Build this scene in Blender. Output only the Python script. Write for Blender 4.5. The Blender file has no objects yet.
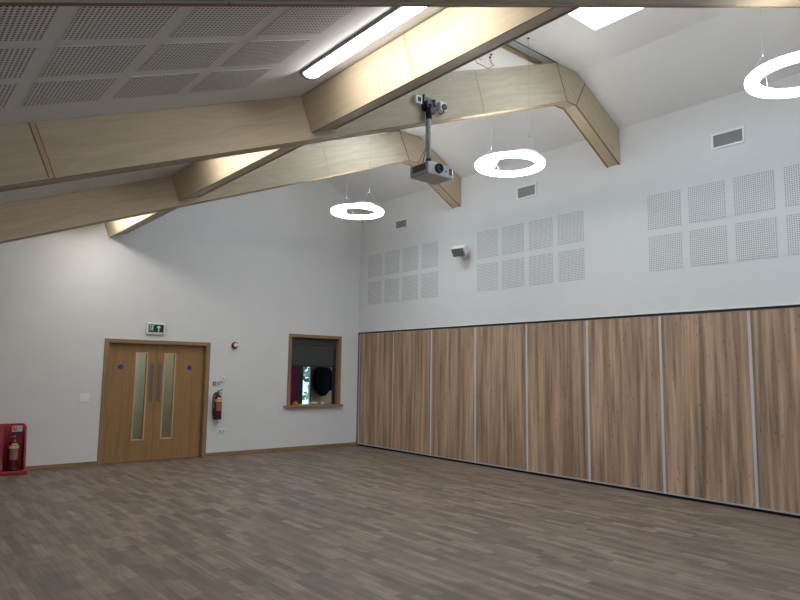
import bpy, bmesh, math, random
from mathutils import Vector, Matrix
random.seed(7)
C = bpy.context.scene.collection
PI = math.pi
# ---------------------------------------------------------------- measures (metres)
X = 8.262            # right wall
Y = 11.359           # back wall
S = 0.385            # roof slope
A = math.atan(S)
XL, YR = -1.7, -3.5  # left wall, rear wall (behind the camera)
ZF = 5.735           # flat ceiling
zb = lambda x: 3.721 + S*(x-3)      # underside of rafters
zc = lambda x: 4.152 + S*(x-3)      # sloping ceiling on the left
zt = lambda x: 5.725 + S*(x-6.761)  # top of rafters on the right
YB = [1.857, 4.934, 8.206]          # front faces of the three frames in view
TB = 0.215
XS = 3.32            # step between sloping and flat ceiling

# ---------------------------------------------------------------- materials
MATS = {}
def srgb(r, g, b):
    f = lambda c: (c/12.92 if c <= .04045 else ((c+.055)/1.055)**2.4)
    return (f(r/255), f(g/255), f(b/255), 1)
def base_mat(name):
    m = bpy.data.materials.new(name); m.use_nodes = True
    nt = m.node_tree; nt.nodes.clear()
    out = nt.nodes.new('ShaderNodeOutputMaterial'); b = nt.nodes.new('ShaderNodeBsdfPrincipled')
    nt.links.new(b.outputs[0], out.inputs[0])
    return m, nt, b
def N(nt, t, **kw):
    n = nt.nodes.new(t)
    for k, v in kw.items(): setattr(n, k, v)
    return n
def plain(name, col, rough=.5, metal=0, noise=.03, scale=30, spec=.5):
    m, nt, b = base_mat(name)
    tc = N(nt, 'ShaderNodeTexCoord'); nz = N(nt, 'ShaderNodeTexNoise'); nz.inputs['Scale'].default_value = scale
    nt.links.new(tc.outputs['Object'], nz.inputs['Vector'])
    r = N(nt, 'ShaderNodeValToRGB')
    c = col[:3]
    r.color_ramp.elements[0].position = .3; r.color_ramp.elements[1].position = .7
    r.color_ramp.elements[0].color = tuple(v*(1-noise) for v in c)+(1,)
    r.color_ramp.elements[1].color = tuple(min(1, v*(1+noise)) for v in c)+(1,)
    nt.links.new(nz.outputs['Fac'], r.inputs[0]); nt.links.new(r.outputs[0], b.inputs['Base Color'])
    b.inputs['Roughness'].default_value = rough; b.inputs['Metallic'].default_value = metal
    b.inputs['Specular IOR Level'].default_value = spec
    MATS[name] = m; return m
def emit(name, col, strength):
    m = bpy.data.materials.new(name); m.use_nodes = True
    nt = m.node_tree; nt.nodes.clear()
    out = nt.nodes.new('ShaderNodeOutputMaterial'); e = nt.nodes.new('ShaderNodeEmission')
    e.inputs[0].default_value = col; e.inputs[1].default_value = strength
    nt.links.new(e.outputs[0], out.inputs[0]); MATS[name] = m; return m
def wood(name, c0, c1, c2, rot=(0,0,0), stretch=(1.2, 14, 14), rough=.55, wave=0.0, rnd=False, knots=None, bands=None, spec=.35):
    """grain runs along local X after the rotation is undone"""
    m, nt, b = base_mat(name); L = nt.links.new
    tc = N(nt, 'ShaderNodeTexCoord')
    vr = N(nt, 'ShaderNodeMapping'); vr.inputs['Rotation'].default_value = rot
    L(tc.outputs['Object'], vr.inputs['Vector'])
    src = vr.outputs[0]
    if rnd:
        oi = N(nt, 'ShaderNodeObjectInfo'); mul = N(nt, 'ShaderNodeMath', operation='MULTIPLY'); mul.inputs[1].default_value = 37
        L(oi.outputs['Random'], mul.inputs[0]); ad = N(nt, 'ShaderNodeVectorMath', operation='ADD')
        L(src, ad.inputs[0]); L(mul.outputs[0], ad.inputs[1]); src = ad.outputs[0]
    st = N(nt, 'ShaderNodeMapping'); st.inputs['Scale'].default_value = stretch; L(src, st.inputs['Vector'])
    n1 = N(nt, 'ShaderNodeTexNoise'); n1.inputs['Scale'].default_value = 1; n1.inputs['Detail'].default_value = 5; n1.inputs['Distortion'].default_value = .6
    L(st.outputs[0], n1.inputs['Vector'])
    r = N(nt, 'ShaderNodeValToRGB'); e = r.color_ramp.elements
    e[0].position = .3; e[0].color = c0; e[1].position = .72; e[1].color = c2
    k = e.new(.5); k.color = c1
    L(n1.outputs['Fac'], r.inputs[0]); col = r.outputs[0]
    if wave:
        s2 = N(nt, 'ShaderNodeMapping'); s2.inputs['Scale'].default_value = (stretch[0]*.8, stretch[1]*.45, stretch[2]*.45); L(src, s2.inputs['Vector'])
        w = N(nt, 'ShaderNodeTexNoise'); w.inputs['Scale'].default_value = .8; w.inputs['Detail'].default_value = 1
        L(s2.outputs[0], w.inputs['Vector'])
        mu = N(nt, 'ShaderNodeMath', operation='MULTIPLY'); mu.inputs[1].default_value = 60
        L(w.outputs['Fac'], mu.inputs[0]); sn = N(nt, 'ShaderNodeMath', operation='SINE'); L(mu.outputs[0], sn.inputs[0])
        rr = N(nt, 'ShaderNodeMapRange'); rr.inputs[1].default_value = -1; rr.inputs[2].default_value = 1; rr.inputs[3].default_value = 1-wave; rr.inputs[4].default_value = 1.0
        L(sn.outputs[0], rr.inputs[0])
        vm = N(nt, 'ShaderNodeVectorMath', operation='SCALE'); L(col, vm.inputs[0]); L(rr.outputs[0], vm.inputs['Scale']); col = vm.outputs[0]
    if bands:   # wide darker boards along the grain
        s3 = N(nt, 'ShaderNodeMapping'); s3.inputs['Scale'].default_value = bands[0]; L(src, s3.inputs['Vector'])
        q = N(nt, 'ShaderNodeTexNoise'); q.inputs['Scale'].default_value = 1; q.inputs['Detail'].default_value = 2; L(s3.outputs[0], q.inputs['Vector'])
        rr = N(nt, 'ShaderNodeMapRange'); rr.inputs[1].default_value = .35; rr.inputs[2].default_value = .65; rr.inputs[3].default_value = bands[1]; rr.inputs[4].default_value = 1.12
        L(q.outputs['Fac'], rr.inputs[0])
        vm = N(nt, 'ShaderNodeVectorMath', operation='SCALE'); L(col, vm.inputs[0]); L(rr.outputs[0], vm.inputs['Scale']); col = vm.outputs[0]
    if knots:
        s4 = N(nt, 'ShaderNodeMapping'); s4.inputs['Scale'].default_value = knots[0]; L(src, s4.inputs['Vector'])
        vo = N(nt, 'ShaderNodeTexVoronoi'); vo.inputs['Scale'].default_value = 1; L(s4.outputs[0], vo.inputs['Vector'])
        rr = N(nt, 'ShaderNodeMapRange'); rr.inputs[1].default_value = .05; rr.inputs[2].default_value = .17; rr.inputs[3].default_value = .55; rr.inputs[4].default_value = 1
        L(vo.outputs['Distance'], rr.inputs[0])
        vm = N(nt, 'ShaderNodeVectorMath', operation='SCALE'); L(col, vm.inputs[0]); L(rr.outputs[0], vm.inputs['Scale']); col = vm.outputs[0]
    L(col, b.inputs['Base Color']); b.inputs['Roughness'].default_value = rough
    b.inputs['Specular IOR Level'].default_value = spec
    MATS[name] = m; return m
def scl(c, k): return tuple(v*k for v in c[:3])+(1,)

plain('plaster', (.76, .76, .75, 1), .85, noise=.012, scale=3, spec=.2)
plain('ceiling_plaster', (.78, .78, .77, 1), .85, noise=.012, scale=3, spec=.2)
bp = srgb(200, 184, 157)
RX = (0, A, 0)      # rotate so that the rafter slope becomes local X
wood('ply_rafter', scl(bp, .90), bp, scl(bp, 1.10), RX, (1.3, 14, 14), wave=.055)
wood('ply_spine', scl(bp, .93), bp, scl(bp, 1.07), (0, 0, PI/2), (1.3, 14, 14), wave=.045)
wood('ply_knee', scl(bp, .92), scl(bp, .97), scl(bp, 1.05), (0, -math.atan(.54), 0), (1.3, 14, 14), wave=.05)
ec = srgb(136, 100, 68)
wood('ply_edge', scl(ec, .75), ec, scl(ec, 1.25), RX, (2, 60, 60))
tan = srgb(198, 166, 132)
plain('ply_strip', tan, .6, noise=.1, scale=40)
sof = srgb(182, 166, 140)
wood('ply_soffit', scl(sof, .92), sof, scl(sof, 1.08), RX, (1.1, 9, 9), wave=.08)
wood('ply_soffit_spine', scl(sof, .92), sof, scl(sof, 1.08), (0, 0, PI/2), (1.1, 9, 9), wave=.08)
oak = srgb(158, 122, 78)
wood('oak_door', scl(oak, .86), oak, scl(oak, 1.12), (0, PI/2, 0), (1.0, 16, 16), rough=.45, wave=.06)
oakf = srgb(152, 122, 90)
wood('oak_frame', scl(oakf, .8), oakf, scl(oakf, 1.15), (0, PI/2, 0), (1.4, 26, 26), rough=.5)
wood('oak_frame_flat', scl(oakf, .8), oakf, scl(oakf, 1.15), (0, 0, 0), (1.4, 26, 26), rough=.5)
lam = srgb(186, 156, 131)
wood('laminate', scl(lam, .66), lam, scl(lam, 1.22), (0, PI/2, 0), (1.1, 27, 27), rough=.5, rnd=True,
     knots=((5, 15, 15), 0), bands=((.45, 10.5, 10.5), .58), spec=.3)
plain('aluminium', srgb(206, 206, 206), .5, 0, noise=.02)
plain('dark_metal', srgb(52, 46, 42), .5, .3)
plain('black_seal', srgb(14, 13, 13), .8)
plain('white_plastic', srgb(242, 242, 240), .4, noise=.01)
plain('grey_plastic', srgb(178, 178, 178), .45, noise=.02)
plain('vent_grey', srgb(162, 162, 160), .6, noise=.02)
plain('felt_light', srgb(120, 118, 116), .95, spec=.1)
plain('grille_grey', srgb(118, 117, 116), .6, noise=.08, scale=160)
plain('felt', srgb(84, 80, 75), .95, spec=.1)
plain('projector_shell', srgb(196, 198, 204), .4, noise=.02)
plain('black_plastic', srgb(20, 21, 25), .35)
plain('pole_grey', srgb(188, 185, 182), .45)
plain('red_plastic', srgb(158, 14, 36), .35, noise=.04, scale=8)
plain('red_paint', srgb(108, 12, 26), .25, noise=.03)
plain('gold_band', srgb(204, 182, 92), .4)
plain('label_paper', srgb(226, 222, 220), .6)
plain('print_grey', srgb(150, 96, 100), .6, noise=.3, scale=120)
plain('sign_blue', srgb(28, 58, 150), .4)
plain('sign_lightblue', srgb(150, 178, 220), .5)
plain('sign_red', srgb(190, 30, 40), .4)
plain('sign_green', srgb(10, 44, 36), .4)
plain('sign_white', srgb(214, 232, 226), .4)
plain('steel', srgb(118, 116, 114), .35, .7)
plain('shutter', srgb(62, 64, 64), .55, noise=.02)
plain('shutter_guide', srgb(40, 40, 42), .5)
plain('coat', srgb(7, 7, 9), .95, noise=.2, scale=20, spec=.02)
plain('pink_fabric', srgb(196, 74, 126), .9, noise=.45, scale=26)
plain('curtain', srgb(134, 112, 106), .9, noise=.1)
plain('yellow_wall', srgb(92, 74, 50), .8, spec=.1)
plain('orange_plastic', srgb(196, 96, 44), .5)
plain('paper', srgb(222, 224, 228), .7)
plain('corridor_wall', srgb(196, 196, 180), .9)
plain('leaf', srgb(26, 42, 40), .9, noise=.5, scale=6)
plain('grass', srgb(70, 96, 56), .9, noise=.3, scale=4)
plain('socket_dark', srgb(30, 30, 30), .5)
plain('brass', srgb(150, 130, 96), .35, .8)
plain('wire', srgb(150, 150, 154), .4, .5)
emit('ring_light', (1, .98, .95, 1), 13)
emit('strip_light_glow', (1, .965, .91, 1), 18)
plain('lamp_end', srgb(214, 218, 232), .4)
emit('corridor_glow', (1, .97, .88, 1), 9)

def glass_mat(name, tint=(1, 1, 1, 1), mix=.1, rough=.02):
    m = bpy.data.materials.new(name); m.use_nodes = True; nt = m.node_tree; nt.nodes.clear()
    out = nt.nodes.new('ShaderNodeOutputMaterial'); t = nt.nodes.new('ShaderNodeBsdfTransparent'); g = nt.nodes.new('ShaderNodeBsdfGlossy')
    mx = nt.nodes.new('ShaderNodeMixShader'); t.inputs[0].default_value = tint; g.inputs['Roughness'].default_value = rough
    fr = nt.nodes.new('ShaderNodeFresnel'); fr.inputs[0].default_value = 1.45
    geo = nt.nodes.new('ShaderNodeNewGeometry'); iv = nt.nodes.new('ShaderNodeMath'); iv.operation = 'SUBTRACT'; iv.inputs[0].default_value = 1
    nt.links.new(geo.outputs['Backfacing'], iv.inputs[1]); ml = nt.nodes.new('ShaderNodeMath'); ml.operation = 'MULTIPLY'
    nt.links.new(fr.outputs[0], ml.inputs[0]); nt.links.new(iv.outputs[0], ml.inputs[1]); nt.links.new(ml.outputs[0], mx.inputs[0]); nt.links.new(t.outputs[0], mx.inputs[1]); nt.links.new(g.outputs[0], mx.inputs[2])
    nt.links.new(mx.outputs[0], out.inputs[0]); MATS[name] = m; return m
glass_mat('glass', (.96, .98, .97, 1)); glass_mat('door_glass', (.84, .85, .81, 1))

def floor_mat():
    m, nt, b = base_mat('vinyl_planks'); L = nt.links.new
    tc = N(nt, 'ShaderNodeTexCoord'); mp = N(nt, 'ShaderNodeMapping'); mp.inputs['Rotation'].default_value = (0, 0, PI/2)
    L(tc.outputs['Object'], mp.inputs['Vector'])
    def brick(w, h, c1, c2, off, sq):
        br = N(nt, 'ShaderNodeTexBrick'); br.offset = off; br.offset_frequency = 2; br.squash = sq; br.squash_frequency = 3
        br.inputs['Color1'].default_value = c1; br.inputs['Color2'].default_value = c2
        br.inputs['Mortar'].default_value = scl(c1, .8); br.inputs['Scale'].default_value = 1
        br.inputs['Mortar Size'].default_value = .0012; br.inputs['Mortar Smooth'].default_value = .3; br.inputs['Bias'].default_value = 0
        br.inputs['Brick Width'].default_value = w; br.inputs['Row Height'].default_value = h
        L(mp.outputs[0], br.inputs['Vector']); return br
    f = srgb(126, 111, 98)
    b1 = brick(.50, .080, scl(f, .70), scl(f, 1.24), .37, .8)
    g = N(nt, 'ShaderNodeMapping'); g.inputs['Scale'].default_value = (1.8, 22, 22); L(mp.outputs[0], g.inputs['Vector'])
    n1 = N(nt, 'ShaderNodeTexNoise'); n1.inputs['Scale'].default_value = 1.5; n1.inputs['Detail'].default_value = 6; n1.inputs['Distortion'].default_value = .8
    L(g.outputs[0], n1.inputs['Vector'])
    rr = N(nt, 'ShaderNodeMapRange'); rr.inputs[1].default_value = .25; rr.inputs[2].default_value = .75; rr.inputs[3].default_value = .66; rr.inputs[4].default_value = 1.3
    L(n1.outputs['Fac'], rr.inputs[0])
    vm = N(nt, 'ShaderNodeVectorMath', operation='SCALE'); L(b1.outputs['Color'], vm.inputs[0]); L(rr.outputs[0], vm.inputs['Scale'])
    n2 = N(nt, 'ShaderNodeTexNoise'); n2.inputs['Scale'].default_value = 5; n2.inputs['Detail'].default_value = 4
    L(mp.outputs[0], n2.inputs['Vector'])
    r2 = N(nt, 'ShaderNodeMapRange'); r2.inputs[1].default_value = .3; r2.inputs[2].default_value = .7; r2.inputs[3].default_value = .86; r2.inputs[4].default_value = 1.12
    L(n2.outputs['Fac'], r2.inputs[0])
    v2 = N(nt, 'ShaderNodeVectorMath', operation='SCALE'); L(vm.outputs[0], v2.inputs[0]); L(r2.outputs[0], v2.inputs['Scale'])
    L(v2.outputs[0], b.inputs['Base Color'])
    r3 = N(nt, 'ShaderNodeMapRange'); r3.inputs[3].default_value = .42; r3.inputs[4].default_value = .62; L(n1.outputs['Fac'], r3.inputs[0]); L(r3.outputs[0], b.inputs['Roughness'])
    b.inputs['Specular IOR Level'].default_value = .35
    MATS['vinyl_planks'] = m
floor_mat()

# ---------------------------------------------------------------- mesh helpers
def obj(name, bm, mats, parent=None, smooth=False, loc=None):
    bmesh.ops.recalc_face_normals(bm, faces=bm.faces)
    me = bpy.data.meshes.new(name); bm.to_mesh(me); bm.free()
    for m in ([mats] if isinstance(mats, str) else mats): me.materials.append(MATS[m])
    if smooth:
        for p in me.polygons: p.use_smooth = True
    o = bpy.data.objects.new(name, me); C.objects.link(o)
    if parent is not None: o.parent = parent
    if loc: o.location = loc
    return o
def thing(name, label, cat, loc=(0, 0, 0), group=None, mat=None):
    o = bpy.data.objects.new(name, None); C.objects.link(o); o.empty_display_size = .1
    o.location = loc
    if mat is not None: o.matrix_world = mat
    o['label'] = label; o['category'] = cat
    if group: o['group'] = group
    return o
def tag(o, label, cat, group=None):
    o['label'] = label; o['category'] = cat
    if group: o['group'] = group
    return o
def struct(o, label=None, cat=None):
    o['kind'] = 'structure'
    if label: o['label'] = label
    if cat: o['category'] = cat
    return o
def B(): return bmesh.new()
def box(bm, x0, x1, y0, y1, z0, z1, bevel=0, mat=0, seg=2):
    v = [bm.verts.new((x, y, z)) for x in (x0, x1) for y in (y0, y1) for z in (z0, z1)]
    fs = [bm.faces.new([v[i] for i in q]) for q in ((0, 1, 3, 2), (4, 6, 7, 5), (0, 4, 5, 1), (2, 3, 7, 6), (0, 2, 6, 4), (1, 5, 7, 3))]
    for f in fs: f.material_index = mat
    if bevel:
        es = list({e for f in fs for e in f.edges})
        r = bmesh.ops.bevel(bm, geom=es, offset=bevel, segments=seg, profile=.5, affect='EDGES')
        for f in r['faces']: f.material_index = mat
    return bm
def prism(bm, pts, axis, a0, a1, mat=0):
    """polygon pts in the two other axes, extruded along axis from a0 to a1"""
    def P(p, a):
        if axis == 'y': return (p[0], a, p[1])
        if axis == 'x': return (a, p[0], p[1])
        return (p[0], p[1], a)
    lo = [bm.verts.new(P(p, a0)) for p in pts]; hi = [bm.verts.new(P(p, a1)) for p in pts]
    fs = [bm.faces.new(lo), bm.faces.new(hi[::-1])]
    n = len(pts)
    for i in range(n): fs.append(bm.faces.new([lo[i], hi[i], hi[(i+1) % n], lo[(i+1) % n]]))
    for f in fs: f.material_index = mat
    return fs
def tube(bm, path, r, n=10, mat=0, cap=True, radii=None):
    path = [Vector(p) for p in path]; rings = []
    up = None
    for i, p in enumerate(path):
        d = (path[min(i+1, len(path)-1)]-path[max(i-1, 0)]).normalized()
        if up is None:
            up = Vector((0, 0, 1)) if abs(d.z) < .9 else Vector((1, 0, 0))
        a = d.cross(up).normalized(); b = a.cross(d).normalized(); up = b
        rr = radii[i] if radii else r
        rings.append([bm.verts.new(p+rr*(math.cos(2*PI*k/n)*a+math.sin(2*PI*k/n)*b)) for k in range(n)])
    for i in range(len(rings)-1):
        for k in range(n):
            f = bm.faces.new([rings[i][k], rings[i][(k+1) % n], rings[i+1][(k+1) % n], rings[i+1][k]]); f.material_index = mat; f.smooth = True
    if cap:
        for q in (rings[0], rings[-1]):
            f = bm.faces.new(q); f.material_index = mat
    return bm
def lathe(bm, prof, n=24, c=(0, 0, 0), mat=0, close=False):
    rings = []
    for r, z in prof:
        rings.append([bm.verts.new((c[0]+r*math.cos(2*PI*k/n), c[1]+r*math.sin(2*PI*k/n), c[2]+z)) for k in range(n)] if r > 1e-6
                     else [bm.verts.new((c[0], c[1], c[2]+z))])
    seq = list(range(len(rings)-1)) + ([len(rings)-1] if close else [])
    for i in seq:
        a, b = rings[i], rings[(i+1) % len(rings)]
        for k in range(n):
            k2 = (k+1) % n
            q = [a[k % len(a)], a[k2 % len(a)], b[k2 % len(b)], b[k % len(b)]]
            q = list(dict.fromkeys(q))
            if len(q) > 2:
                f = bm.faces.new(q); f.material_index = mat; f.smooth = True
    return bm
def disc(bm, c, r, axis, depth, n=20, mat=0):
    pts = [(c[0]+r*math.cos(2*PI*k/n), c[1]+r*math.sin(2*PI*k/n)) for k in range(n)]
    return prism(bm, pts, axis, depth[0], depth[1], mat)

# ---------------------------------------------------------------- the shell
bm = B(); box(bm, XL-.2, X+.35, YR-.2, Y+2.7, -.2, 0)
struct(obj('floor', bm, 'vinyl_planks'), 'grey-brown wood-look vinyl plank floor', 'floor')

DX0, DX1, DZ = 3.041, 4.885, 2.078        # door frame outside
HX0, HX1, HZ0, HZ1 = 6.53, 7.815, .885, 2.324   # hatch frame outside
KNEE = (7.236, 5.745)
def roofline(x):
    if x < XS: return zc(x)
    if x < KNEE[0]: return ZF
    return ZF + (x-KNEE[0])*(5.194-ZF)/(X-KNEE[0])
def strips(bm, y0, y1, xs, holes):
    xs = sorted(xs)
    for a, b in zip(xs, xs[1:]):
        e = 1e-6; za, zb_ = roofline(a+e), roofline(b-e); mid = (a+b)/2
        hs = sorted((h[2], h[3]) for h in holes if h[0] <= mid <= h[1]); z = 0
        for h0, h1 in hs:
            if h0 > z+1e-4: prism(bm, [(a, z), (b, z), (b, h0), (a, h0)], 'y', y0, y1)
            z = h1
        prism(bm, [(a, z), (b, z), (b, zb_), (a, za)], 'y', y0, y1)
FW = .07
bm = B(); strips(bm, Y, Y+.2, [XL, DX0+.02, DX1-.02, HX0+.02, HX1-.02, XS, KNEE[0], X],
                 [(DX0+.02, DX1-.02, 0, DZ-.02), (HX0+.02, HX1-.02, HZ0-.02, HZ1-.02)])
struct(obj('wall_back', bm, 'plaster'), 'white plastered back gable wall with door and hatch openings', 'wall')
# rear wall (behind the camera) with a wide window added for daylight
RW = (0.4, 5.6, .9, 2.2)
bm = B(); strips(bm, YR-.2, YR, [XL, RW[0], RW[1], XS, KNEE[0], X], [RW])
struct(obj('wall_rear', bm, 'plaster'))
bm = B()
z1 = zc(XL)
box(bm, XL-.2, XL, YR-.2, Y+.2, 0, z1)
struct(obj('wall_left', bm, 'plaster'))
bm = B(); box(bm, X, X+.35, YR-.2, Y+.2, 2.43, 5.194); box(bm, X+.16, X+.35, YR-.2, Y+.2, 0, 2.43)
struct(obj('wall_right', bm, 'plaster'), 'white upper right wall above the wooden folding partition', 'wall')
# ceilings
bm = B(); prism(bm, [(XL-.2, zc(XL-.2)), (XS, zc(XS)), (XS, zc(XS)+.12), (XL-.2, zc(XL-.2)+.12)], 'y', YR-.2, Y+.2)
struct(obj('ceiling', bm, 'ceiling_plaster'), 'white sloping ceiling over the left of the hall', 'ceiling')
bm = B(); box(bm, XS-.12, XS, YR-.2, Y+.2, zc(XS)+.12, ZF+.1)
struct(obj('wall_step', bm, 'plaster'))
SKY = [(5.52, 6.462, 2.75, 4.149), (5.52, 6.462, 6.5, 7.7), (4.9, 5.9, 8.5, 9.25), (5.52, 6.462, -.6, .8)]  # first one is in view; the others are unseen, added for daylight
bm = B(); ys = sorted([YR-.2, Y+.2]+[v for s in SKY for v in s[2:]])
for a, b in zip(ys, ys[1:]):
    cut = [s for s in SKY if s[2] <= (a+b)/2 <= s[3]]
    if cut:
        box(bm, XS-.12, cut[0][0], a, b, ZF, ZF+.1); box(bm, cut[0][1], KNEE[0], a, b, ZF, ZF+.1)
    else: box(bm, XS-.12, KNEE[0], a, b, ZF, ZF+.1)
struct(obj('ceiling', bm, 'ceiling_plaster'), 'white flat ceiling strip under the ridge with rooflights', 'ceiling')
bm = B(); prism(bm, [KNEE[:1]+(ZF,), (X, 5.194), (X+.35, 5.194), (X+.35, 5.3), (KNEE[0], ZF+.1)], 'y', YR-.2, Y+.2)
struct(obj('ceiling', bm, 'ceiling_plaster'), 'white steep ceiling sloping down to the right wall', 'ceiling')
for i, s in enumerate(SKY):
    w = thing('window_%d' % (i+3), ['square rooflight glowing white beside the nearest beam', 'unseen rooflight added for daylight over the second bay', 'unseen rooflight over the bay by the back wall, added for its cool daylight', 'unseen rooflight added for daylight behind the camera'][i], 'rooflight', (s[0], s[2], ZF))
    w['kind'] = 'structure'
    dx, dy = s[1]-s[0], s[3]-s[2]
    bm = B()
    for q in ((0, dx, -.05, 0), (0, dx, dy, dy+.05), (-.05, 0, -.05, dy+.05), (dx, dx+.05, -.05, dy+.05)): box(bm, *q, .1, .16)
    obj('window_frame', bm, 'white_plastic', w)
    bm = B(); box(bm, -.03, dx+.03, -.03, dy+.03, .13, .135); obj('pane', bm, 'glass', w)
w = thing('window_2', 'unseen wide window added for daylight behind the camera', 'window', (RW[0], YR-.1, RW[2])); w['kind'] = 'structure'  # out of view, added to bring daylight into the hall
bm = B(); dx, dz = RW[1]-RW[0], RW[3]-RW[2]
for q in ((0, dx, 0, .06), (0, dx, dz-.06, dz), (0, .06, 0, dz), (dx-.06, dx, 0, dz), (dx/3-.03, dx/3+.03, 0, dz), (2*dx/3-.03, 2*dx/3+.03, 0, dz)): box(bm, q[0], q[1], -.04, .04, q[2], q[3])
obj('window_frame', bm, 'white_plastic', w)
bm = B(); box(bm, .03, dx-.03, -.005, .005, .03, dz-.03); obj('pane', bm, 'glass', w)
# baseboards
bm = B(); box(bm, XL, DX0-.001, Y-.016, Y, 0, .07, .003); struct(obj('baseboard_back', bm, 'oak_frame_flat'), 'oak skirting board left of the double door', 'skirting')
bm = B(); box(bm, DX1+.001, X-.001, Y-.016, Y, 0, .07, .003); struct(obj('baseboard_back', bm, 'oak_frame_flat'), 'oak skirting board between double door and corner', 'skirting')

# ---------------------------------------------------------------- acoustic panels
def perf_mesh(nu, nv, pu, pv, hole, felt):
    """perforated board in the XY plane, centred, face at +Z (5 mm proud)"""
    bm = B(); W, H = nu*pu, nv*pv; zt_ = .004
    K = 8
    grid = {}
    def gv(i, j):
        if (i, j) not in grid: grid[(i, j)] = bm.verts.new((i*pu-W/2, j*pv-H/2, zt_))
        return grid[(i, j)]
    for i in range(nu):
        for j in range(nv):
            cx, cy = (i+.5)*pu-W/2, (j+.5)*pv-H/2
            h = [bm.verts.new((cx+hole*math.cos(2*PI*(k+.5)/K), cy+hole*math.sin(2*PI*(k+.5)/K), zt_)) for k in range(K)]
            c = [gv(i+1, j+1), gv(i, j+1), gv(i, j), gv(i+1, j)]   # at 45,135,225,315 deg
            # hole verts at 22.5,67.5,112.5,...
            for q in range(4):
                bm.faces.new([c[q], h[(2*q+1) % K], h[2*q]])
                bm.faces.new([c[q], c[(q+1) % 4], h[(2*q+2) % K], h[(2*q+1) % K]])
    # rim down to the wall
    x, y = W/2, H/2
    cs = [(-x, -y), (x, -y), (x, y), (-x, y)]
    for a, b in zip(cs, cs[1:]+cs[:1]):
        bm.faces.new([bm.verts.new((a[0], a[1], 0.0005)), bm.verts.new((b[0], b[1], 0.0005)), bm.verts.new((b[0], b[1], zt_)), bm.verts.new((a[0], a[1], zt_))])
    me = bpy.data.meshes.new('perforated_face')
    bm.normal_update(); bm.to_mesh(me); bm.free(); me.materials.append(MATS['plaster'])
    bm = B(); box(bm, -x+.002, x-.002, -y+.002, y-.002, .0003, .0008)
    mb = bpy.data.meshes.new('felt_backing'); bmesh.ops.recalc_face_normals(bm, faces=bm.faces); bm.to_mesh(mb); bm.free(); mb.materials.append(MATS[felt])
    return me, mb
def place_perf(meshes, M, label, group):
    t = thing('acoustic_panel', label, 'acoustic panel', mat=M, group=group)
    for nm, me in zip(('perforated_face', 'felt_backing'), meshes):
        o = bpy.data.objects.new(nm, me); C.objects.link(o); o.parent = t
def frame(o, ax, ay):
    ax, ay = Vector(ax), Vector(ay); az = ax.cross(ay)
    return Matrix(((ax.x, ay.x, az.x, o[0]), (ax.y, ay.y, az.y, o[1]), (ax.z, ay.z, az.z, o[2]), (0, 0, 0, 1)))
PW = perf_mesh(19, 19, .0253, .0259, .0066, 'felt_light')
ords = ['first', 'second', 'third', 'fourth']
for gname, ystart in (('group nearest the back corner', 11.03), ('middle group beside the loudspeaker', 7.79), ('group at photo right edge', 4.53)):
    for j, (zm, row) in enumerate(((3.85, 'upper'), (3.262, 'lower'))):
        for k in range(4):
            yc = ystart-.24-.581*k
            place_perf(PW, frame((X, yc, zm), (0, -1, 0), (0, 0, 1)),
                       'white perforated square, %s of %s row, %s' % (ords[k], row, gname), 'perforated squares on the right wall')
PC = perf_mesh(19, 18, .446*math.sqrt(1+S*S)/19, .455/18, .0070, 'felt')
for j, (yc, row) in enumerate(((4.315, 'row nearest the plywood beam'), (3.770, 'middle row'), (3.225, 'row nearest the viewer'))):
    for k in range(-2, 3):
        xc = .848+.532*k
        nm = {-2: '', -1: 'leftmost', 0: 'second from left', 1: 'third from left', 2: 'rightmost'}[k]
        if k == -2: continue
        place_perf(PC, frame((xc, yc, zc(xc)), (math.cos(A), 0, math.sin(A)), (0, -1, 0)),
                   'perforated ceiling square, %s in the %s' % (nm, row), 'perforated squares in the sloping ceiling')

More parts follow.
